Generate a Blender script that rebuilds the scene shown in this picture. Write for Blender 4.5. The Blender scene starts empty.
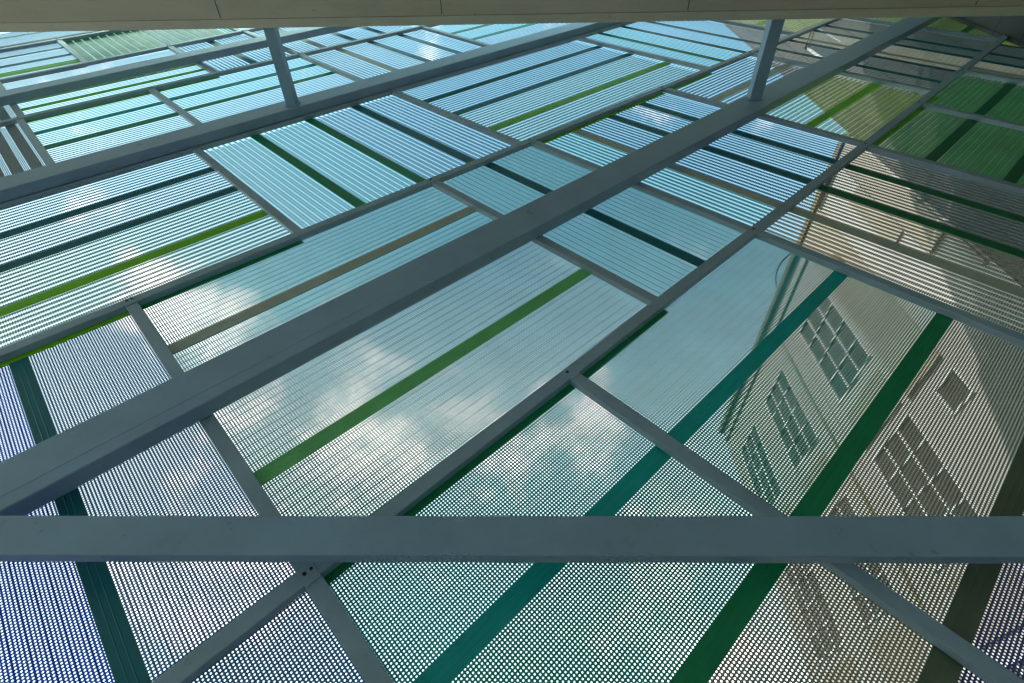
import bpy, bmesh, math, random
from mathutils import Vector, Matrix
random.seed(4)
sc = bpy.context.scene
C = sc.collection
R = math.radians

# ------------------------------------------------------------------ camera
yaw, pitch, roll = R(-1.499), R(46.588), R(0.767)
fwd = Vector((math.sin(yaw)*math.cos(pitch), math.cos(yaw)*math.cos(pitch), math.sin(pitch)))
right = Vector((math.cos(yaw), -math.sin(yaw), 0)); up = right.cross(fwd)
r2 = math.cos(roll)*right + math.sin(roll)*up
u2 = -math.sin(roll)*right + math.cos(roll)*up
cam = bpy.data.cameras.new('camera'); camo = bpy.data.objects.new('camera', cam); C.objects.link(camo)
EYE = 1.6
M = Matrix((r2, u2, -fwd)).transposed().to_4x4(); M.translation = (0, 0, EYE)
camo.matrix_world = M
cam.sensor_width = 36; cam.lens = 523.34/1024*36; cam.clip_start = .05; cam.clip_end = 3000
sc.camera = camo

# ------------------------------------------------------------------ light
SUN_EL, SUN_AZ = R(47), R(-135)          # azimuth measured from +y towards +x
sd = Vector((math.sin(SUN_AZ)*math.cos(SUN_EL), math.cos(SUN_AZ)*math.cos(SUN_EL), math.sin(SUN_EL)))
sl = bpy.data.lights.new('sun', 'SUN'); sl.energy = 3.0; sl.angle = R(.5); sl.color = (1, .95, .87)
so = bpy.data.objects.new('sun', sl); C.objects.link(so)
so.rotation_euler = sd.to_track_quat('Z', 'Y').to_euler()
w = bpy.data.worlds.new('World'); sc.world = w; w.use_nodes = True
nt = w.node_tree; nt.nodes.clear()
def N(nt, t, **k):
    n = nt.nodes.new(t)
    for a, b in k.items(): setattr(n, a, b)
    return n
out = N(nt, 'ShaderNodeOutputWorld'); bg = N(nt, 'ShaderNodeBackground'); nt.links.new(bg.outputs[0], out.inputs[0])
sky = N(nt, 'ShaderNodeTexSky', sky_type='NISHITA', sun_disc=False, sun_elevation=SUN_EL, sun_rotation=SUN_AZ)
sky.air_density = 1.0; sky.dust_density = 1.2; sky.ozone_density = 1.2
tc = N(nt, 'ShaderNodeTexCoord')
noi = N(nt, 'ShaderNodeTexNoise'); noi.inputs['Scale'].default_value = 8.5; noi.inputs['Detail'].default_value = 7; noi.inputs['Roughness'].default_value = .6
nt.links.new(tc.outputs['Generated'], noi.inputs['Vector'])
# broken cloud: puffs round a few directions, edges torn by noise, plus a thin veil
puffs = [((-1.02, 1.0, 1.20), .13), ((-.42, 1.0, .90), .17), ((-.28, 1.0, .78), .15), ((.12, 1.0, .71), .15), ((-.0, 1.0, .62), .16),
         ((-.55, 1.0, .45), .2), ((.35, 1.0, .30), .25), ((1.2, -1, .8), .4), ((-1.2, -1, .7), .4)]
acc = None
for d, rad in puffs:
    dv = Vector(d).normalized()
    s = N(nt, 'ShaderNodeVectorMath', operation='DISTANCE'); s.inputs[1].default_value = dv
    nt.links.new(tc.outputs['Generated'], s.inputs[0])
    m = N(nt, 'ShaderNodeMapRange'); m.inputs['From Min'].default_value = rad*1.25; m.inputs['From Max'].default_value = 0
    nt.links.new(s.outputs['Value'], m.inputs['Value'])
    if acc is None: acc = m.outputs[0]
    else:
        a = N(nt, 'ShaderNodeMath', operation='MAXIMUM'); nt.links.new(acc, a.inputs[0]); nt.links.new(m.outputs[0], a.inputs[1]); acc = a.outputs[0]
a1 = N(nt, 'ShaderNodeMath', operation='MULTIPLY_ADD'); nt.links.new(acc, a1.inputs[0]); a1.inputs[1].default_value = .27
nt.links.new(noi.outputs['Fac'], a1.inputs[2])
mr = N(nt, 'ShaderNodeMapRange', interpolation_type='SMOOTHSTEP'); nt.links.new(a1.outputs[0], mr.inputs['Value'])
mr.inputs['From Min'].default_value = .58; mr.inputs['From Max'].default_value = .86; mr.inputs['To Max'].default_value = .72
mixc = N(nt, 'ShaderNodeMix', data_type='RGBA')
# thin grey haze low in the sky
sz_ = N(nt, 'ShaderNodeSeparateXYZ'); nt.links.new(tc.outputs['Generated'], sz_.inputs[0])
hz = N(nt, 'ShaderNodeMapRange', interpolation_type='SMOOTHSTEP'); nt.links.new(sz_.outputs['Z'], hz.inputs['Value'])
hz.inputs['From Min'].default_value = .92; hz.inputs['From Max'].default_value = .45; hz.inputs['To Min'].default_value = 0; hz.inputs['To Max'].default_value = .75
veil = N(nt, 'ShaderNodeMix', data_type='RGBA'); nt.links.new(hz.outputs[0], veil.inputs['Factor']); nt.links.new(sky.outputs[0], veil.inputs['A'])
veil.inputs['B'].default_value = (2.75, 2.15, 2.75, 1)
nt.links.new(mr.outputs[0], mixc.inputs['Factor']); nt.links.new(veil.outputs['Result'], mixc.inputs['A'])
mixc.inputs['B'].default_value = (8.8, 5.6, 7.1, 1)
tint = N(nt, 'ShaderNodeMix', data_type='RGBA', blend_type='MULTIPLY'); tint.inputs['Factor'].default_value = 1
nt.links.new(mixc.outputs['Result'], tint.inputs['A']); tint.inputs['B'].default_value = (.90, 1.30, .98, 1)
nt.links.new(tint.outputs['Result'], bg.inputs['Color']); bg.inputs['Strength'].default_value = .12
sc.view_settings.view_transform = 'Standard'; sc.view_settings.look = 'None'
sc.view_settings.exposure = 2.2; sc.view_settings.gamma = 1; sc.view_settings.use_curve_mapping = False
sc.render.engine = 'CYCLES'
sc.cycles.max_bounces = 8; sc.cycles.transparent_max_bounces = 24; sc.cycles.diffuse_bounces = 4
sc.cycles.use_denoising = True
try: sc.cycles.denoising_prefilter = 'ACCURATE'
except Exception: pass

# ------------------------------------------------------------------ materials
def principled(name, col, rough=.5, metal=0.0, spec=.5):
    m = bpy.data.materials.new(name); m.use_nodes = True
    b = m.node_tree.nodes['Principled BSDF']
    b.inputs['Base Color'].default_value = (*col, 1); b.inputs['Roughness'].default_value = rough
    b.inputs['Metallic'].default_value = metal; b.inputs['Specular IOR Level'].default_value = spec
    return m, m.node_tree, b
def mottled(name, col, rough=.5, var=.18, scale=6, bump=.02, metal=0.0, stretch=(1, 1, 1), spots=0.0, fine=90):
    m, t, b = principled(name, col, rough, metal)
    tcn = N(t, 'ShaderNodeTexCoord'); mp = N(t, 'ShaderNodeMapping'); mp.inputs['Scale'].default_value = stretch
    t.links.new(tcn.outputs['Object'], mp.inputs['Vector'])
    n1 = N(t, 'ShaderNodeTexNoise'); n1.inputs['Scale'].default_value = scale; n1.inputs['Detail'].default_value = 8; n1.inputs['Roughness'].default_value = .65
    n2 = N(t, 'ShaderNodeTexNoise'); n2.inputs['Scale'].default_value = fine; n2.inputs['Detail'].default_value = 4
    t.links.new(mp.outputs[0], n1.inputs['Vector']); t.links.new(mp.outputs[0], n2.inputs['Vector'])
    r = N(t, 'ShaderNodeMapRange'); t.links.new(n1.outputs['Fac'], r.inputs['Value'])
    r.inputs['From Min'].default_value = .3; r.inputs['From Max'].default_value = .7
    r.inputs['To Min'].default_value = 1-var; r.inputs['To Max'].default_value = 1+var
    mx = N(t, 'ShaderNodeMix', data_type='RGBA', blend_type='MULTIPLY'); mx.inputs['Factor'].default_value = 1
    mx.inputs['A'].default_value = (*col, 1); t.links.new(r.outputs[0], mx.inputs['B'])
    res = mx.outputs['Result']
    if spots > 0:
        v = N(t, 'ShaderNodeTexNoise'); v.inputs['Scale'].default_value = 22; v.inputs['Detail'].default_value = 2
        t.links.new(tcn.outputs['Object'], v.inputs['Vector'])
        r3 = N(t, 'ShaderNodeMapRange'); t.links.new(v.outputs['Fac'], r3.inputs['Value'])
        r3.inputs['From Min'].default_value = .70; r3.inputs['From Max'].default_value = .76; r3.inputs['To Max'].default_value = spots
        m2 = N(t, 'ShaderNodeMix', data_type='RGBA'); t.links.new(r3.outputs[0], m2.inputs['Factor'])
        t.links.new(res, m2.inputs['A']); m2.inputs['B'].default_value = (.09, .075, .055, 1); res = m2.outputs['Result']
    if spots > 0:
        ms_ = N(t, 'ShaderNodeMapping'); ms_.inputs['Scale'].default_value = (3, 9, 14); ms_.inputs['Rotation'].default_value = (.3, .8, .2)
        t.links.new(tcn.outputs['Object'], ms_.inputs['Vector'])
        sc_ = N(t, 'ShaderNodeTexNoise'); sc_.inputs['Scale'].default_value = 3.5; sc_.inputs['Detail'].default_value = 3; t.links.new(ms_.outputs[0], sc_.inputs['Vector'])
        r4 = N(t, 'ShaderNodeMapRange'); t.links.new(sc_.outputs['Fac'], r4.inputs['Value'])
        r4.inputs['From Min'].default_value = .70; r4.inputs['From Max'].default_value = .78; r4.inputs['To Max'].default_value = .45
        m4 = N(t, 'ShaderNodeMix', data_type='RGBA'); t.links.new(r4.outputs[0], m4.inputs['Factor'])
        t.links.new(res, m4.inputs['A']); m4.inputs['B'].default_value = (*[min(.8, c_*1.7) for c_ in col], 1); res = m4.outputs['Result']
    t.links.new(res, b.inputs['Base Color'])
    rr = N(t, 'ShaderNodeMapRange'); t.links.new(n1.outputs['Fac'], rr.inputs['Value'])
    rr.inputs['To Min'].default_value = max(0, rough-.15); rr.inputs['To Max'].default_value = min(1, rough+.15)
    t.links.new(rr.outputs[0], b.inputs['Roughness'])
    bp = N(t, 'ShaderNodeBump'); bp.inputs['Strength'].default_value = .35; bp.inputs['Distance'].default_value = bump*.1
    t.links.new(n2.outputs['Fac'], bp.inputs['Height']); t.links.new(bp.outputs[0], b.inputs['Normal'])
    return m
PAL = {   # powder-coat colours; blue and dusk hold bluish reflected light in their colour
 'teal': (.001, .44, .39), 'darkteal': (.001, .16, .18), 'green': (.003, .28, .10), 'darkgreen': (.002, .17, .06),
 'lime': (.21, .62, .002), 'leaf': (.20, .62, .20), 'sea': (.02, .40, .30), 'beige': (.52, .53, .42), 'olive': (.13, .16, .09),
 'blue': (.01, .10, .85), 'sky': (.05, .24, .48), 'aqua': (.02, .52, .52), 'mint': (.30, .50, .42), 'cream': (.85, .76, .62), 'grey': (.17, .21, .21),
 'sand': (.42, .37, .27), 'moss': (.46, .68, .004), 'fern': (.015, .52, .06), 'steel': (.09, .22, .48), 'slate': (.05, .12, .13), 'lilac': (.26, .32, .46), 'dusk': (.09, .10, .30)}
strip_mats = {}
def strip_mat(c):
    if c not in strip_mats:
        strip_mats[c] = mottled('painted_strip_'+c, PAL[c], .42, .12, 5, .01, .0, fine=160)
    return strip_mats[c]
perf_mats = {}
HP = .0142      # hole pitch
def perf_mat(c, hole=.285):
    """painted sheet with round punched holes on a square grid (UV in metres along / across the sheet)"""
    if (c, hole) in perf_mats: return perf_mats[(c, hole)]
    m, t, b = principled('perforated_'+c, PAL[c], .45)
    outn = t.nodes['Material Output']
    uvn = N(t, 'ShaderNodeUVMap'); uvn.uv_map = 'UVMap'
    sp = N(t, 'ShaderNodeSeparateXYZ'); t.links.new(uvn.outputs[0], sp.inputs[0])
    cs = []
    for ax in (0, 1):
        d = N(t, 'ShaderNodeMath', operation='DIVIDE'); t.links.new(sp.outputs[ax], d.inputs[0]); d.inputs[1].default_value = HP
        f = N(t, 'ShaderNodeMath', operation='FRACT'); t.links.new(d.outputs[0], f.inputs[0])
        s = N(t, 'ShaderNodeMath', operation='SUBTRACT'); t.links.new(f.outputs[0], s.inputs[0]); s.inputs[1].default_value = .5
        p = N(t, 'ShaderNodeMath', operation='MULTIPLY'); t.links.new(s.outputs[0], p.inputs[0]); t.links.new(s.outputs[0], p.inputs[1])
        cs.append(p.outputs[0])
    ad = N(t, 'ShaderNodeMath', operation='ADD'); t.links.new(cs[0], ad.inputs[0]); t.links.new(cs[1], ad.inputs[1])
    lt = N(t, 'ShaderNodeMath', operation='LESS_THAN'); t.links.new(ad.outputs[0], lt.inputs[0]); lt.inputs[1].default_value = hole*hole
    tr = N(t, 'ShaderNodeBsdfTransparent'); ms = N(t, 'ShaderNodeMixShader')
    t.links.new(lt.outputs[0], ms.inputs[0]); t.links.new(b.outputs[0], ms.inputs[1]); t.links.new(tr.outputs[0], ms.inputs[2])
    t.links.new(ms.outputs[0], outn.inputs['Surface'])
    nz = N(t, 'ShaderNodeTexNoise'); nz.inputs['Scale'].default_value = 4; nz.inputs['Detail'].default_value = 5
    tcn = N(t, 'ShaderNodeTexCoord'); t.links.new(tcn.outputs['Object'], nz.inputs['Vector'])
    r = N(t, 'ShaderNodeMapRange'); t.links.new(nz.outputs['Fac'], r.inputs['Value']); r.inputs['To Min'].default_value = .7; r.inputs['To Max'].default_value = 1.3
    mx = N(t, 'ShaderNodeMix', data_type='RGBA', blend_type='MULTIPLY'); mx.inputs['Factor'].default_value = 1
    mx.inputs['A'].default_value = (*PAL[c], 1); t.links.new(r.outputs[0], mx.inputs['B']); t.links.new(mx.outputs['Result'], b.inputs['Base Color'])
    perf_mats[(c, hole)] = m
    return m
HOLE = .268
MAT_STEEL = mottled('grey_steel_paint', (.32, .44, .54), .32, .10, 3, .02, fine=140, spots=.25)
MAT_BAR = mottled('grey_bar_paint', (.36, .46, .52), .36, .12, 4, .02, fine=160, spots=.2)
MAT_BOLT = mottled('dark_bolt_steel', (.05, .05, .05), .35, .2, 40, .01, metal=.7)
MAT_CONC = mottled('raw_concrete', (.72, .60, .44), .85, .10, 2.2, .05, stretch=(.35, 1.4, 1.4), spots=.35)
MAT_CONC2 = mottled('cast_concrete_edge', (.80, .68, .51), .85, .10, 5, .05, stretch=(.5, 1.4, 1.4), spots=.25)

# ------------------------------------------------------------------ helpers
def link(name, bm, mat, parent=None, smooth=False):
    me = bpy.data.meshes.new(name); bm.normal_update(); bm.to_mesh(me); bm.free()
    o = bpy.data.objects.new(name, me); C.objects.link(o)
    for mm in (mat if isinstance(mat, (list, tuple)) else [mat]): me.materials.append(mm)
    if smooth:
        for p in me.polygons: p.use_smooth = True
    if parent is not None: o.parent = parent; o.matrix_parent_inverse = parent.matrix_world.inverted() if False else Matrix.Translation(-Vector(parent.location))
    return o
def tag(o, label, cat, group=None):
    o['label'] = label; o['category'] = cat
    if group: o['group'] = group
    return o
def thing(name, label, cat, loc, group=None):
    o = bpy.data.objects.new(name, None); C.objects.link(o); o.location = loc; o.empty_display_size = .1
    return tag(o, label, cat, group)
def add_box(bm, x0, x1, y0, y1, z0, z1, bev=0):
    vs = [bm.verts.new((x, y, z)) for x in (x0, x1) for y in (y0, y1) for z in (z0, z1)]
    fs = [(0, 1, 3, 2), (4, 6, 7, 5), (0, 4, 5, 1), (2, 3, 7, 6), (0, 2, 6, 4), (1, 5, 7, 3)]
    faces = [bm.faces.new([vs[i] for i in f]) for f in fs]
    if bev:
        es = list({e for f in faces for e in f.edges})
        bmesh.ops.bevel(bm, geom=es, offset=bev, segments=2, profile=.5, affect='EDGES')
    return faces
AL = R(43.935); ca, sa = math.cos(AL), math.sin(AL)
def P(u, v, y): return Vector((u*ca - v*sa, y, u*sa + v*ca + EYE))
def uvbar_bm(p0, p1, width, y0, y1, bev=.004):
    """rectangular hollow section lying in the screen plane from (u,v) p0 to p1"""
    bm = bmesh.new()
    d = Vector((p1[0]-p0[0], p1[1]-p0[1])); d.normalize(); n = Vector((-d.y, d.x))*width/2
    vs = []
    for q in (p0, p1):
        for y in (y0, y1):
            for s in (-1, 1): vs.append(bm.verts.new(P(q[0]+s*n.x, q[1]+s*n.y, y)))
    for f in [(0, 1, 3, 2), (4, 6, 7, 5), (0, 4, 5, 1), (2, 3, 7, 6), (0, 2, 6, 4), (1, 5, 7, 3)]: bm.faces.new([vs[i] for i in f])
    bmesh.ops.recalc_face_normals(bm, faces=bm.faces)
    if bev: bmesh.ops.bevel(bm, geom=list(bm.edges), offset=bev, segments=2, profile=.5, affect='EDGES')
    return bm
def bolt(bm, u, v, y, r=.009, h=.006):
    c = P(u, v, y)
    q = bmesh.ops.create_cone(bm, cap_ends=True, segments=6, radius1=r, radius2=r*.9, depth=h)
    bmesh.ops.transform(bm, matrix=Matrix.Translation(c) @ Matrix.Rotation(R(90), 4, 'X'), verts=q['verts'])

# ------------------------------------------------------------------ setting
bm = bmesh.new(); add_box(bm, -900, 900, -900, 900, -9.5, -9.0)
g = link('ground', bm, mottled('street_asphalt', (.06, .06, .058), .9, .2, .4, .2, fine=20)); g['kind'] = 'structure'
bm = bmesh.new(); add_box(bm, -14, 14, -1.6, 1.25, -.25, 0)
g = link('floor', bm, mottled('walkway_concrete', (.52, .53, .52), .8, .12, 2, .05)); g['kind'] = 'structure'

# our own building behind the walkway, unseen; added to block sky light and sun
own = mottled('rendered_wall', (.66, .68, .68), .85, .08, 1.5, .05)
bm = bmesh.new(); add_box(bm, -14, 14, -1.9, -1.601, -9, 5.80+EYE+.5); o_ = link('wall_behind', bm, own); o_['kind'] = 'structure'
bm = bmesh.new(); add_box(bm, -14, 14, -.4, -.1, 5.80+EYE+.321, 16); o_ = link('unseen_wall_above', bm, own); o_['kind'] = 'structure'
bm = bmesh.new(); add_box(bm, -14, 14, -.1, 1.25, 12.5, 12.8); o_ = link('unseen_ceiling_above', bm, own); o_['kind'] = 'structure'

# concrete slab overhead with a cast edge and drip lip
SZ = 5.80 + EYE
slab = thing('concrete_slab', 'weathered grey concrete floor slab overhead along the top of the photo', 'slab', (0, 0, SZ))
bm = bmesh.new(); add_box(bm, -14, 14, -1.6, 1.17, SZ+.014, SZ+.32)
link('soffit', bm, MAT_CONC, slab)
bm = bmesh.new(); add_box(bm, -14, 14, 1.173, 1.25, SZ, SZ+.33, .006)
link('cast_edge', bm, MAT_CONC2, slab)

for jx, dx in ((-2.9, .05), (-.75, .02), (1.6, -.03), (4.3, -.05)):
    bm = bmesh.new(); add_box(bm, jx, jx+.006, -1.59, 1.16, SZ+.011, SZ+.0135)
    link('board_joint', bm, MAT_BOLT, slab)

# ------------------------------------------------------------------ main steel
def steel(name, bm, label, cat, group=None, loc=None, mat=None):
    o = link(name, bm, mat or MAT_STEEL); return tag(o, label, cat, group)
YB0, YB1 = 2.0, 2.096
steel('steel_beam', uvbar_bm((-3.2, 2.47), (13.5, 2.43), .30, YB0, YB1, .008), 'widest grey diagonal steel beam, crossing from lower left to upper right', 'beam', 'diagonal steel beams')
b_ = bpy.data.objects['steel_beam']
link('weld_seam', uvbar_bm((-3.1, 2.395), (1.05, 2.395), .004, YB0-.0015, YB0+.001, 0), MAT_STEEL, b_)
steel('steel_beam', uvbar_bm((-3.2, 6.00), (10.2, 5.99), .30, YB0, YB1, .008), 'grey diagonal beam carrying the left strut, in the upper left above the widest beam', 'beam', 'diagonal steel beams')
steel('steel_beam', uvbar_bm((-2.2, 8.74), (7.2, 8.98), .26, YB0, YB1, .008), 'dark diagonal beam highest in the top left corner, passing behind the left strut', 'beam', 'diagonal steel beams')
bm = bmesh.new(); add_box(bm, -6.2, 6.2, 1.93, 1.994, .872+EYE, 1.036+EYE, .007)
steel('steel_rail', bm, 'wide horizontal grey steel rail running straight across the lower part of the photo', 'rail')
def strut(x0, x1, z0, label):
    bm = bmesh.new(); add_box(bm, x0, x1, 1.252, 1.998, z0, z0+.115, .006)
    t = thing('steel_strut', label, 'strut', ((x0+x1)/2, 1.998, z0+.05), 'struts tying the beams back to the slab')
    link('tube', bm, MAT_STEEL, t)
    bm = bmesh.new()
    add_box(bm, x0-.012, x1+.012, 1.985, 1.9985, z0-.012, z0+.127, .003); link('weld_plate', bm, MAT_STEEL, t)
strut(-2.525, -2.42, 5.83+EYE, 'short square grey strut in the upper left between slab edge and beam')
strut(2.44, 2.565, 5.83+EYE, 'short square grey strut at upper right centre with a pale lit side')

# ------------------------------------------------------------------ frame bars (75 x 46 tubes, in front of the sheets)
YF0, YF1 = 2.100, 2.146
BW = .075
# long diagonal rails
A = {'A5': ((-1.8, 11.75), (4.0, 11.75)), 'A4': ((-1.8, 9.86), (4.6, 10.1)), 'A3': ((-2.2, 8.11), (8.6, 8.13)),
     'A6': ((-2.6, 5.87), (9.6, 5.84)), 'A1': ((-2.6, 3.69), (13.9, 3.47)), 'A2': ((-3.2, 1.205), (15.6, 1.348)), 'A0': ((-2.2, -1.15), (8.0, -1.1))}
def av(k, u):
    (a, b), (c, d) = A[k]; return b+(d-b)*(u-a)/(c-a)
AL_LAB = {'A5': 'thin grey diagonal frame rail just under the slab in the far top left corner',
 'A4': 'thin grey diagonal frame rail above the highest beam at top left',
 'A3': 'thin grey diagonal frame rail passing behind the left strut between two beams',
 'A6': 'thin grey frame rail tucked close behind the beam carrying the left strut',
 'A1': 'long grey diagonal frame rail next above the widest beam',
 'A2': 'long grey frame rail below the widest beam, with a bolted joint near the centre',
 'A0': 'diagonal frame rail at the foot of the screen below the photo'}
for k, (p0, p1) in A.items():
    if k == 'A0': continue
    tag(link('frame_rail', uvbar_bm(p0, p1, BW, YF0, YF1), MAT_BAR), AL_LAB[k], 'frame rail', 'frame rails rising to the right')
# cross bars
CB = [
 (-.01, 'X0', 'A2', 'cross bar running down from the lower joint behind the horizontal rail at bottom left'),
 (-.01, 'A2', 'A1', 'cross bar in the left half ending on the rail beside the beige strip'),
 (1.56, 'X0', 'A2', 'cross bar from the bolted central joint down to the bottom right corner'),
 (3.63, 'X0', 'A2', 'cross bar falling from the four-way joint right of centre to the right edge'),
 (5.77, 'X0', 'A2', 'cross bar under the lower edge of the dark green ribbed panel at right'),
 (7.30, 'X0', 'A2', 'cross bar dividing the dark green ribbed panel at right'),
 (8.88, 'X0', 'A2', 'cross bar along the white-toothed top of the dark green panel at far right'),
 (2.42, 'A2', 'A1', 'cross bar passing behind the middle of the widest beam at photo centre'),
 (3.62, 'A2', 'A1', 'cross bar meeting the widest beam from the four-way joint right of centre'),
 (5.80, 'A2', 'A1', 'cross bar under the lime ribbed panel right of the right strut'),
 (7.82, 'A2', 'A1', 'cross bar along the white-toothed top of the lime ribbed panel'),
 (10.8, 'A2', 'A1', 'cross bar under the olive green panel at the top right'),
 (1.18, 'A1', 'A6', 'cross bar left of the three aqua ribbed sheets'),
 (3.50, 'A1', 'A6', 'cross bar between the aqua ribbed sheets and the long blue sheets above the centre'),
 (6.82, 'A1', 'A6', 'cross bar capping the long blue sheets at top centre'),
 (9.20, 'A1', 'A6', 'cross bar just left of the right strut near the slab'),
 (.07, 'A6', 'A3', 'cross bar at the left edge beside the dark grey ribbed sheet'),
 (1.44, 'A6', 'A3', 'short cross bar between the two pale aqua panels at upper left'),
 (3.45, 'A6', 'A3', 'short cross bar right of the left strut'),
 (5.60, 'A6', 'A3', 'cross bar near the slab at the top centre between blue and aqua sheets'),
 (7.60, 'A6', 'A3', 'short cross bar touching the slab right of top centre'),
 (2.27, 'A3', 'A4', 'short cross bar between the pale lime sheets and small blue ribbed panel'),
 (.10, 'A3', 'A4', 'cross bar at the far left above the dark grey ribbed sheet'),
 (3.45, 'A3', 'A4', 'short cross bar behind the left strut close to the slab'),
 (1.15, 'A4', 'A5', 'pale short cross bar left of the dark green ribbed panel at top left'),
 (3.40, 'A4', 'A5', 'cross bar beside the top of the small green panel under the slab'),
]
BOLTS = {}
for (u, lo, hi, lab) in CB:
    v0 = -1.6 if lo == 'X0' else av(lo, u) ; v1 = av(hi, u)
    over0 = 0 if lo == 'X0' else -.034
    t = thing('cross_bar', 'grey '+lab, 'cross bar', P(u, v0+over0, YF0), 'frame cross bars falling to the right')
    link('tube', uvbar_bm((u, v0-over0 if lo != 'X0' else v0), (u, v1-.034), BW*.97, YF0+.002, YF1-.001), MAT_BAR, t)
    bm = uvbar_bm((u, v1-.05), (u, v1+.030), BW*.9, YF0-.004, YF0-.0005, .001); link('end_plate', bm, MAT_BAR, t)
    bm = bmesh.new(); bolt(bm, u-.012, v1+.004, YF0-.006); link('bolt', bm, MAT_BOLT, t)
    if (u*10) % 3 > 1:
        bm = bmesh.new(); bolt(bm, u+.018, v1+.004, YF0-.006, .007); link('bolt', bm, MAT_BOLT, t)

# ------------------------------------------------------------------ perforated corrugated panels
K = 2.155/2.2
YS = 2.153; DEP = .0075; PER = 4*HP
SW = .096
def sheet(parent, a0, a1, c0, c1, d, col, notch=0.0, DEP=.0075):
    """corrugated sheet: a = along the ribs, c = across; d = 'A' ribs along u, 'B' ribs along v"""
    bm = bmesh.new(); uvl = bm.loops.layers.uv.new('UVMap')
    def pt(a, c, y): return P(a, c, y) if d == 'A' else P(c, a, y)
    web = .0010; prof = []     # (c, y, uvc)
    c = c0; k = 0
    W = PER/2
    # list of flat pans with webs in between
    while c < c1-1e-4:
        e = min(c+W, c1)
        y = YS if k % 2 == 0 else YS+DEP
        prof.append((c + (web/2 if k else 0), e - web/2, y, k*W)); c = e; k += 1
    nseg = max(1, int((a1-a0)/1.2))
    ph = random.random()*HP
    for i, (s, e, y, base) in enumerate(prof):
        for q in range(nseg):
            last = q == nseg-1
            x0 = a0+(a1-a0)*q/nseg; x1 = a0+(a1-a0)*(q+1)/nseg
            if last and i % 2: x1 -= notch
            vs = [bm.verts.new(pt(x0, s, y)), bm.verts.new(pt(x1, s, y)), bm.verts.new(pt(x1, e, y)), bm.verts.new(pt(x0, e, y))]
            f = bm.faces.new(vs)
            off = base-(c0+i*W)
            for l, (ua, uc) in zip(f.loops, ((x0, s), (x1, s), (x1, e), (x0, e))): l[uvl].uv = (ua+ph, uc+off)
            if i < len(prof)-1:
                if i % 2 and DEP > .004: continue        # the downward-facing side of every rib is an open slot
                s2, e2, y2, b2 = prof[i+1]
                vs = [bm.verts.new(pt(x0, e, y)), bm.verts.new(pt(x1, e, y)), bm.verts.new(pt(x1, s2, y2)), bm.verts.new(pt(x0, s2, y2))]
                f = bm.faces.new(vs)
                for l, (ua, uc) in zip(f.loops, ((x0, 0), (x1, 0), (x1, 0), (x0, 0))): l[uvl].uv = (ua, 0)
    bmesh.ops.remove_doubles(bm, verts=bm.verts, dist=1e-5)
    return link('sheet', bm, perf_mat(col,   .255 if DEP < .002 else .275 if DEP < .003 else .285), parent)
def strip(parent, a0, a1, c, width, d, col, name='strip', c_end=None, yo=0.0):
    """solid painted flat with two shallow pressed ridges"""
    bm = bmesh.new()
    def pt(a, c, y): return P(a, c, y) if d == 'A' else P(c, a, y)
    h = width/2
    if width > .08:
        prof = [(-h, .006), (-h, 0), (-h*.35, 0), (-h*.28, -.0012), (-h*.2, 0), (h*.2, 0), (h*.28, -.0012), (h*.35, 0), (h, 0), (h, .006)]
    else: prof = [(-h, .006), (-h, 0), (h, 0), (h, .006)]
    rows = []
    for a, cc in ((a0, c), (a1, c if c_end is None else c_end)): rows.append([bm.verts.new(pt(a, cc+q, YS-.003+yo+y)) for q, y in prof])
    for i in range(len(prof)-1): bm.faces.new((rows[0][i], rows[1][i], rows[1][i+1], rows[0][i+1]))
    bm.faces.new((rows[0][0], rows[0][-1], rows[1][-1], rows[1][0]))
    return link(name, bm, strip_mat(col), parent)
G = 'coloured perforated panels of the screen'
def panel(label, u0, u1, v0, v1, d, strips, cols, edge=None, gap=0.0):
    um = (max(u0, -1.2)+u1)/2
    for k in A:
        if k == 'A0': continue
        q = av(k, um)
        if abs(v0-q) < .16: v0 = q+.008
        if abs(v1-q) < .16: v1 = q-.004; top = k
    """strips: [(centre in calibrated units, colour)], ascending; cols: one colour per sheet between them"""
    t = thing('perforated_panel', label, 'panel', P(u0, v0, YS), G)
    a0, a1, c0, c1 = (u0, u1, v0, v1) if d == 'A' else (v0, v1, u0, u1)
    vm = (v0+v1)/2; dep = .0016 if vm < 1 and u0 < 3 else .0026 if vm < 3 and u0 < 3 else .0055 if vm < 5 and u0 < 5 else .0075
    notch = gap if gap else (.012 if d == 'B' else 0)
    pos = [c0]
    for s, _ in strips: pos += [s*K-SW/2+.004, s*K+SW/2-.004]
    pos.append(c1)
    for i in range(0, len(pos), 2):
        if pos[i+1]-pos[i] > .02:
            sheet(t, a0, a1, pos[i], pos[i+1], d, cols[i//2], notch, dep)
    for s, c in strips: strip(t, a0, a1, s*K, SW, d, c)
    if edge:
        eu0, eu1, col = edge
        strip(t, eu0, eu1, av(top, eu0)-.045, .052, 'A', col, 'edge_flashing', av(top, eu1)-.045, -.0015)
    return t
def A_(k, u=3): return av(k, u)
a0_, a2, a1_, a6, a3, a4, a5 = [A_(k, 2.5) for k in ('A0', 'A2', 'A1', 'A6', 'A3', 'A4', 'A5')]
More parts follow.
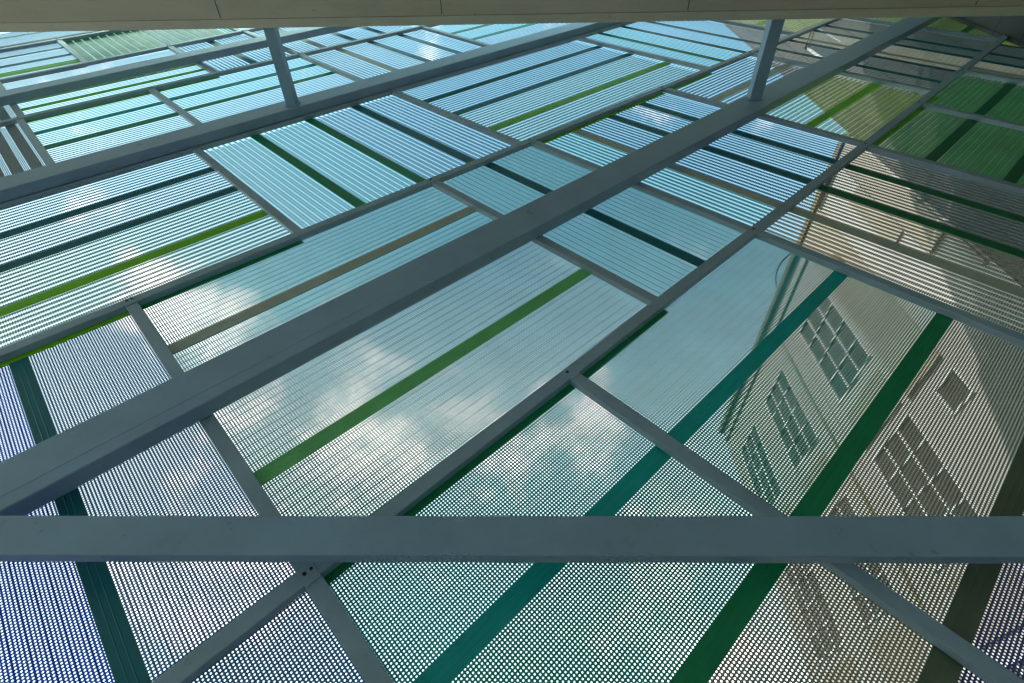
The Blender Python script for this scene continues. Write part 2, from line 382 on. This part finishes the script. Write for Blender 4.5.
# row below A2
panel('blue-grey dotted panel at bottom left, left of the short cross bar', -2.4, -.02, -1.6, 1.20, 'A', [(-.64, 'teal'), (-.03, 'teal')], ['steel', 'steel', 'steel'])
panel('large dotted panel in the lower half with two long teal strips and an olive strip', 0., 3.62, -1.6, 1.20, 'A', [(-1.24, 'olive'), (-.64, 'olive'), (-.03, 'green'), (.61, 'teal')], ['dusk', 'dusk', 'sand', 'sea', 'aqua'], edge=(0, 2.43, 'green'))
panel('beige and grey perforated panel at the right edge with two black-green strips', 3.64, 5.76, -1.6, 1.235, 'B', [(4.29, 'beige'), (4.83, 'darkgreen'), (5.40, 'darkgreen')], ['sand', 'sand', 'grey', 'grey'])
panel('dark green ribbed panel at the right edge with dark green strips', 5.80, 8.88, -1.6, 1.265, 'A', [(-1.1, 'darkgreen'), (-.47, 'darkgreen'), (.15, 'darkgreen'), (.77, 'darkgreen')], ['fern', 'fern', 'fern', 'fern', 'fern'], edge=(5.8, 7.8, 'lime'), gap=.07)
panel('grey-teal panel at the far upper right beyond the dark green panel', 8.92, 12.6, -1.4, 1.29, 'B', [(9.45, 'beige'), (9.88, 'darkteal'), (10.32, 'darkteal'), (10.9, 'grey'), (11.6, 'darkgreen'), (12.2, 'darkgreen')], ['slate', 'cream', 'slate', 'slate', 'moss', 'fern', 'fern'])
# row A2..A1
panel('pale blue-violet dotted panel at the left edge crossed by one dark teal strip', -2.4, -.03, 1.225, 3.655, 'B', [(-1.80, 'darkteal'), (-1.23, 'darkteal'), (-.665, 'darkteal')], ['blue', 'blue', 'blue', 'steel'], edge=(-2.4, -.03, 'lime'))
panel('large pale panel behind the widest beam, beige strip above it, green strip below', .01, 2.40, 1.235, 3.625, 'A', [(1.87, 'leaf'), (2.5, 'leaf'), (3.12, 'beige')], ['mint', 'mint', 'aqua', 'aqua'], edge=(.01, 1.16, 'green'))
panel('small blue-aqua panel behind the widest beam at photo centre with one dark teal strip', 2.44, 3.60, 1.24, 3.60, 'B', [(3.10, 'darkteal')], ['aqua', 'aqua'])
panel('pale blue panel above the four-way joint with one beige and two black-green strips', 3.65, 5.77, 1.25, 3.575, 'B', [(4.28, 'beige'), (4.86, 'darkteal'), (5.41, 'darkteal')], ['aqua', 'sky', 'sky', 'sky'], edge=(3.66, 5.77, 'lime'))
panel('lime ribbed panel at upper right around the foot of the right strut', 5.83, 7.80, 1.26, 3.55, 'A', [(1.92, 'lime'), (2.5, 'lime'), (3.04, 'beige')], ['moss', 'moss', 'lilac', 'lilac'], edge=(5.83, 6.8, 'lime'), gap=.07)
panel('banded grey and white panel at the top right above the lime ribbed panel', 7.86, 10.78, 1.27, 3.51, 'B', [(8.55, 'darkteal'), (9.13, 'slate'), (9.37, 'beige'), (9.93, 'darkteal'), (10.36, 'darkteal')], ['slate', 'slate', 'cream', 'cream', 'slate', 'slate'])
panel('olive green ribbed panel at the top right touching the slab', 10.84, 13.0, 1.28, 3.48, 'A', [(1.88, 'green'), (2.6, 'green')], ['moss', 'moss', 'moss'])
# row A1..A6
panel('pale blue panel at the left edge with two dark teal strips, one bright green', -2.5, 1.16, 3.72, 5.85, 'A', [(4.30, 'lime'), (4.91, 'darkteal'), (5.46, 'darkteal')], ['mint', 'mint', 'lilac', 'sky'])
panel('aqua ribbed panel left of centre with two green strips and one dark strip', 1.20, 3.48, 3.70, 5.85, 'B', [(1.81, 'green'), (2.44, 'green'), (3.03, 'darkteal')], ['aqua', 'aqua', 'sky', 'sky'], gap=.045)
panel('bright blue and mint panel above the centre with one lime strip and two dark strips', 3.53, 6.80, 3.66, 5.84, 'A', [(4.27, 'lime'), (4.89, 'darkteal'), (5.46, 'darkteal')], ['mint', 'mint', 'sky', 'sky'], gap=.07)
panel('turquoise and blue panel right of top centre, darkened in one corner', 6.86, 9.18, 3.63, 5.84, 'B', [(7.52, 'green'), (8.1, 'darkteal'), (8.66, 'darkteal')], ['aqua', 'aqua', 'sky', 'sky'])
panel('plain lime panel under the slab beside the top of the right strut', 9.22, 11.2, 3.60, 5.84, 'A', [(4.4, 'lime'), (5.1, 'lime')], ['moss', 'moss', 'moss'])
# row A6..A3
LG = [(-1.9+.155*i, 'grey') for i in range(13)]
panel('dark grey ribbed panel at the left edge, lower of the pair', -2.2, .05, 5.89, 8.09, 'B', LG, ['sky']*14)
panel('pale aqua panel at upper left with two teal strips, left of the short cross bar', .09, 1.42, 5.89, 8.09, 'A', [(6.6, 'beige'), (7.25, 'green'), (7.77, 'teal')], ['lilac', 'lilac', 'aqua', 'aqua'], edge=(.09, 1.42, 'lime'))
panel('pale aqua panel at upper left with two teal strips, passing behind the left strut', 1.46, 3.43, 5.89, 8.09, 'A', [(6.6, 'beige'), (7.29, 'green'), (7.82, 'teal')], ['lilac', 'lilac', 'aqua', 'aqua'], edge=(1.46, 2.27, 'lime'))
panel('pale violet to blue panel right of the left strut, below the thin rail', 3.47, 5.58, 5.89, 8.09, 'B', [(4.13, 'beige'), (4.69, 'darkteal'), (5.26, 'darkteal')], ['lilac', 'lilac', 'sky', 'sky'])
panel('turquoise and pale violet panel at the top centre touching the slab', 5.62, 7.58, 5.89, 8.09, 'A', [(6.6, 'beige'), (7.18, 'teal'), (7.70, 'green')], ['lilac', 'lilac', 'aqua', 'aqua'])
# row A3..A4
panel('dark grey ribbed panel at the left edge, upper of the pair', -2.2, .08, 8.15, 9.86, 'B', [(a_, 'slate') for a_, _ in LG], ['slate']*14)
panel('pale lime striped panel below the highest beam at top left', .12, 2.25, 8.15, 9.88, 'A', [(8.76, 'lime'), (9.10, 'lime'), (9.28, 'olive')], ['mint', 'mint', 'mint', 'lilac'])
panel('small blue ribbed panel left of the left strut with one dark strip', 2.29, 3.43, 8.15, 9.93, 'B', [(2.92, 'darkteal')], ['sky', 'sky'])
panel('pale violet to blue panel right of the left strut, above the thin rail', 3.47, 5.60, 8.15, 10.0, 'B', [(4.02, 'beige'), (4.57, 'darkteal'), (5.12, 'darkteal')], ['lilac', 'lilac', 'sky', 'sky'])
# row A4..A5
panel('blue and lime striped panel in the top left corner', -1.6, 1.13, 9.92, 11.7, 'A', [(10.22, 'lime'), (10.32, 'lime'), (10.56, 'lime'), (10.67, 'lime'), (11.1, 'darkteal'), (11.62, 'darkteal')], ['lime', 'lime', 'mint', 'lime', 'sky', 'sky', 'sky'])
panel('small dark green ribbed panel under the slab at top left', 1.17, 3.38, 9.95, 11.7, 'B', [(1.29+.124*i_, 'green') for i_ in range(9)]+[(2.42+.135*i_, 'darkteal') for i_ in range(7)], ['fern']*17, gap=.05)

panel('narrow dark panel in the top left corner touching the slab', -1.6, 3.0, 11.79, 13.2, 'A', [(12.15+.14*i, 'slate') for i in range(3)]+[(13.1, 'darkteal')], ['slate', 'slate', 'slate', 'sky', 'sky'])
panel('dark green panel in the top right corner beyond the last cross bar', 12.64, 15.4, -1.4, 1.3, 'A', [(-.5, 'darkgreen'), (.2, 'darkgreen'), (.8, 'darkgreen')], ['fern']*4)
panel('dark olive panel touching the slab at far upper right', 13.04, 15.2, 1.3, 3.5, 'B', [(13.9, 'olive'), (14.6, 'olive')], ['moss']*3)
panel('grey panel under the slab right of the lime panel', 11.24, 13.6, 3.6, 5.8, 'B', [(11.9, 'darkteal'), (12.5, 'darkteal')], ['slate']*3)

# ------------------------------------------------------------------ building across the side street
X0 = 7.0
def add_wall(bm, x0, x1, y0, y1, z0, z1, holes):
    """box wall facing -x with rectangular openings (y0,y1,z0,z1), 0.25 deep reveals"""
    ys = sorted({y0, y1, *[h[0] for h in holes], *[h[1] for h in holes]}); zs = sorted({z0, z1, *[h[2] for h in holes], *[h[3] for h in holes]})
    def solid(i, j):
        if i < 0 or j < 0 or i >= len(ys)-1 or j >= len(zs)-1: return False
        cy, cz = (ys[i]+ys[i+1])/2, (zs[j]+zs[j+1])/2
        return not any(h[0] < cy < h[1] and h[2] < cz < h[3] for h in holes)
    def quad(*p): bm.faces.new([bm.verts.new(q) for q in p])
    for i in range(len(ys)-1):
        for j in range(len(zs)-1):
            if not solid(i, j): continue
            a, b, c, d = ys[i], ys[i+1], zs[j], zs[j+1]
            quad((x0, a, c), (x0, a, d), (x0, b, d), (x0, b, c)); quad((x1, a, c), (x1, b, c), (x1, b, d), (x1, a, d))
            if not solid(i-1, j): quad((x0, a, c), (x1, a, c), (x1, a, d), (x0, a, d))
            if not solid(i+1, j): quad((x0, b, c), (x0, b, d), (x1, b, d), (x1, b, c))
            if not solid(i, j-1): quad((x0, a, c), (x0, b, c), (x1, b, c), (x1, a, c))
            if not solid(i, j+1): quad((x0, a, d), (x1, a, d), (x1, b, d), (x0, b, d))
    bmesh.ops.remove_doubles(bm, verts=bm.verts, dist=1e-4); bmesh.ops.recalc_face_normals(bm, faces=bm.faces)
bld = thing('building', 'cream plastered building with white grid windows seen through the screen', 'building', (X0, 12, -9))
MAT_WALL = mottled('cream_plaster', (.29, .285, .27), .85, .10, 1.2, .1, fine=30)
MAT_BAND = mottled('tan_plaster', (.23, .205, .165), .85, .12, 1.5, .1, fine=30)
MAT_FRM = mottled('white_window_frame', (.42, .44, .45), .4, .05, 5, .01)
MAT_COP = mottled('brown_coping', (.12, .10, .06), .6, .15, 3, .02)
mg, tg_, bg_ = principled('brown_glass', (.035, .028, .018), .08); bg_.inputs['Specular IOR Level'].default_value = .6
def zz(r): return r*X0+EYE
wins = []
for fl, (z0, z1) in enumerate([(1.068, 1.40), (.545, .865), (.02, .34), (-.505, -.185), (-1.0, -.72)]):
    for y0 in (1.075, 1.465, 1.815): wins.append((y0*X0, (y0+.215)*X0, zz(z0), zz(z1), True))
    wins.append((.89*X0, .975*X0, zz(z0+.225), zz(z0+.304), False) if fl == 1 else (.89*X0, .975*X0, zz(z0+.225), zz(z0+.304), False)) if fl > 0 else None
holes = [wn[:4] for wn in wins]
bm = bmesh.new(); add_wall(bm, X0, X0+.28, .655*X0, 2.13*X0, -9, zz(1.59), holes)
link('wall', bm, MAT_WALL, bld)
bm = bmesh.new(); add_box(bm, X0+.29, X0+9, .66*X0, 2.12*X0, -9, zz(1.55)); link('inner_block', bm, MAT_BAND, bld)
bm = bmesh.new(); add_box(bm, X0-.10, X0+9, .657*X0, 2.145*X0, zz(1.592), zz(1.615), .01); link('roof_coping', bm, MAT_COP, bld)
def wbox(name, y0, y1, z0, z1, th, mat, bev=.0):
    bm = bmesh.new(); add_box(bm, X0-th, X0-.002, y0*X0, y1*X0, zz(z0), zz(z1), bev); return link(name, bm, mat, bld)
# raised plaster panels on the facade; tan bands also stand for its stepped shade
wbox('plaster_shade_band', .895, 1.045, .89, 1.586, .05, MAT_BAND)
wbox('plaster_shade_band', .66, .735, 1.08, 1.584, .06, MAT_BAND)
wbox('plaster_shade_band', .66, .672, .94, 1.077, .06, MAT_BAND)
wbox('plaster_shade_band', .745, .80, 1.20, 1.45, .035, MAT_BAND)
wbox('pilaster', 1.335, 1.385, -1.2, 1.50, .04, MAT_WALL, .01)
wbox('pilaster', 1.39, 1.40, -1.2, 1.50, .05, MAT_COP, .01)
wbox('cornice', 1.06, 2.128, 1.53, 1.55, .05, MAT_WALL, .01)
for (z0, z1) in [(.90, 1.02), (.38, .51), (-.15, -.02)]:
    for y0 in (1.085, 1.475, 1.815): wbox('spandrel', y0-.005, y0+.20, z0, z1, .03, MAT_BAND)
wbox('wall_lamp', .94, .955, 1.345, 1.385, .2, MAT_COP, .02)
for (y0, y1, z0, z1, big) in wins:
    fb = bmesh.new(); t = .045
    x0, x1 = X0-.02, X0+.05
    add_box(fb, x0, x1, y0, y0+t, z0, z1); add_box(fb, x0, x1, y1-t, y1, z0, z1)
    add_box(fb, x0, x1, y0+t, y1-t, z0, z0+t); add_box(fb, x0, x1, y0+t, y1-t, z1-t, z1)
    if big:
        for i in (1, 2): yy = y0+(y1-y0)*i/3; add_box(fb, x0+.004, x1-.004, yy-t*.4, yy+t*.4, z0+t, z1-t)
        for j in (1, 2, 3): q = z0+(z1-z0)*j/4; add_box(fb, x0+.008, x1-.008, y0+t, y1-t, q-t*.4, q+t*.4)
    wf = link('window', fb, MAT_FRM, bld)
    pb = bmesh.new(); add_box(pb, X0+.012, X0+.022, y0+.01, y1-.01, z0+.01, z1-.01)
    link('pane', pb, mg, wf)
# cable loop over the parapet
pts = [(1.085, 1.60), (1.092, 1.62), (1.11, 1.648), (1.138, 1.668), (1.165, 1.683), (1.188, 1.692), (1.225, 1.698), (1.253, 1.690), (1.272, 1.665), (1.279, 1.64), (1.275, 1.615), (1.268, 1.60)]
def tube_bm(ps, r, n=8):
    bm = bmesh.new(); rings = []
    for i, p in enumerate(ps):
        t = (ps[min(i+1, len(ps)-1)]-ps[max(i-1, 0)]).normalized(); a = t.cross(Vector((1, 0, 0))).normalized(); b = t.cross(a)
        rings.append([bm.verts.new(p+(a*math.cos(2*math.pi*k/n)+b*math.sin(2*math.pi*k/n))*r) for k in range(n)])
    for i in range(len(rings)-1):
        for k in range(n): bm.faces.new((rings[i][k], rings[i][(k+1) % n], rings[i+1][(k+1) % n], rings[i+1][k]))
    bm.faces.new(rings[0]); bm.faces.new(rings[-1])
    bmesh.ops.recalc_face_normals(bm, faces=bm.faces); return bm
co = link('cable', tube_bm([Vector((X0+.05, a*X0, zz(b))) for a, b in pts], .022), MAT_BOLT, None, True)
tag(co, 'thin black cable looping above the roof edge of the cream building', 'cable')

# taller tower beside it
m, t, b = principled('shaded_tower_cladding', (.2, .2, .2), .7)
tcn = N(t, 'ShaderNodeTexCoord'); br = N(t, 'ShaderNodeTexBrick'); br.offset = 0
mp = N(t, 'ShaderNodeMapping'); mp.inputs['Rotation'].default_value = (0, R(90), 0)
sxy = N(t, 'ShaderNodeSeparateXYZ'); cxy = N(t, 'ShaderNodeCombineXYZ')
t.links.new(tcn.outputs['Object'], sxy.inputs[0]); t.links.new(sxy.outputs['Y'], cxy.inputs['X']); t.links.new(sxy.outputs['Z'], cxy.inputs['Y'])
t.links.new(cxy.outputs[0], br.inputs['Vector'])
br.inputs['Color1'].default_value = (.055, .057, .05, 1); br.inputs['Color2'].default_value = (.038, .04, .034, 1); br.inputs['Mortar'].default_value = (.012, .012, .012, 1)  # dark tones put the tower's shade into the cladding colour
br.inputs['Scale'].default_value = 1; br.inputs['Brick Width'].default_value = .30; br.inputs['Row Height'].default_value = .55; br.inputs['Mortar Size'].default_value = .012
t.links.new(br.outputs['Color'], b.inputs['Base Color'])
tw = thing('tower', 'tall grey panel-clad tower behind the top right corner of the screen', 'building', (X0, 2, -9))
tholes = [(2.2+i*1.0, 2.75+i*1.0, z, z+1.5) for i in range(2) for z in (14.5, 18.5, 22.5)]
bm = bmesh.new(); add_wall(bm, X0+.02, X0+.3, -6, .652*X0, -9, 34, tholes); link('wall', bm, m, tw)
bm = bmesh.new(); add_box(bm, X0+.301, X0+9, -5.9, .645*X0, -9, 33.9); link('inner_block', bm, MAT_BAND, tw)
for h in tholes:
    fb = bmesh.new(); t_ = .05
    add_box(fb, X0+.06, X0+.12, h[0], h[0]+t_, h[2], h[3]); add_box(fb, X0+.06, X0+.12, h[1]-t_, h[1], h[2], h[3])
    add_box(fb, X0+.06, X0+.12, h[0]+t_, h[1]-t_, h[2], h[2]+t_); add_box(fb, X0+.06, X0+.12, h[0]+t_, h[1]-t_, h[3]-t_, h[3])
    wf = link('window', fb, MAT_FRM, tw)
    pb = bmesh.new(); add_box(pb, X0+.08, X0+.09, h[0]+.01, h[1]-.01, h[2]+.01, h[3]-.01)
    link('pane', pb, mg, wf)
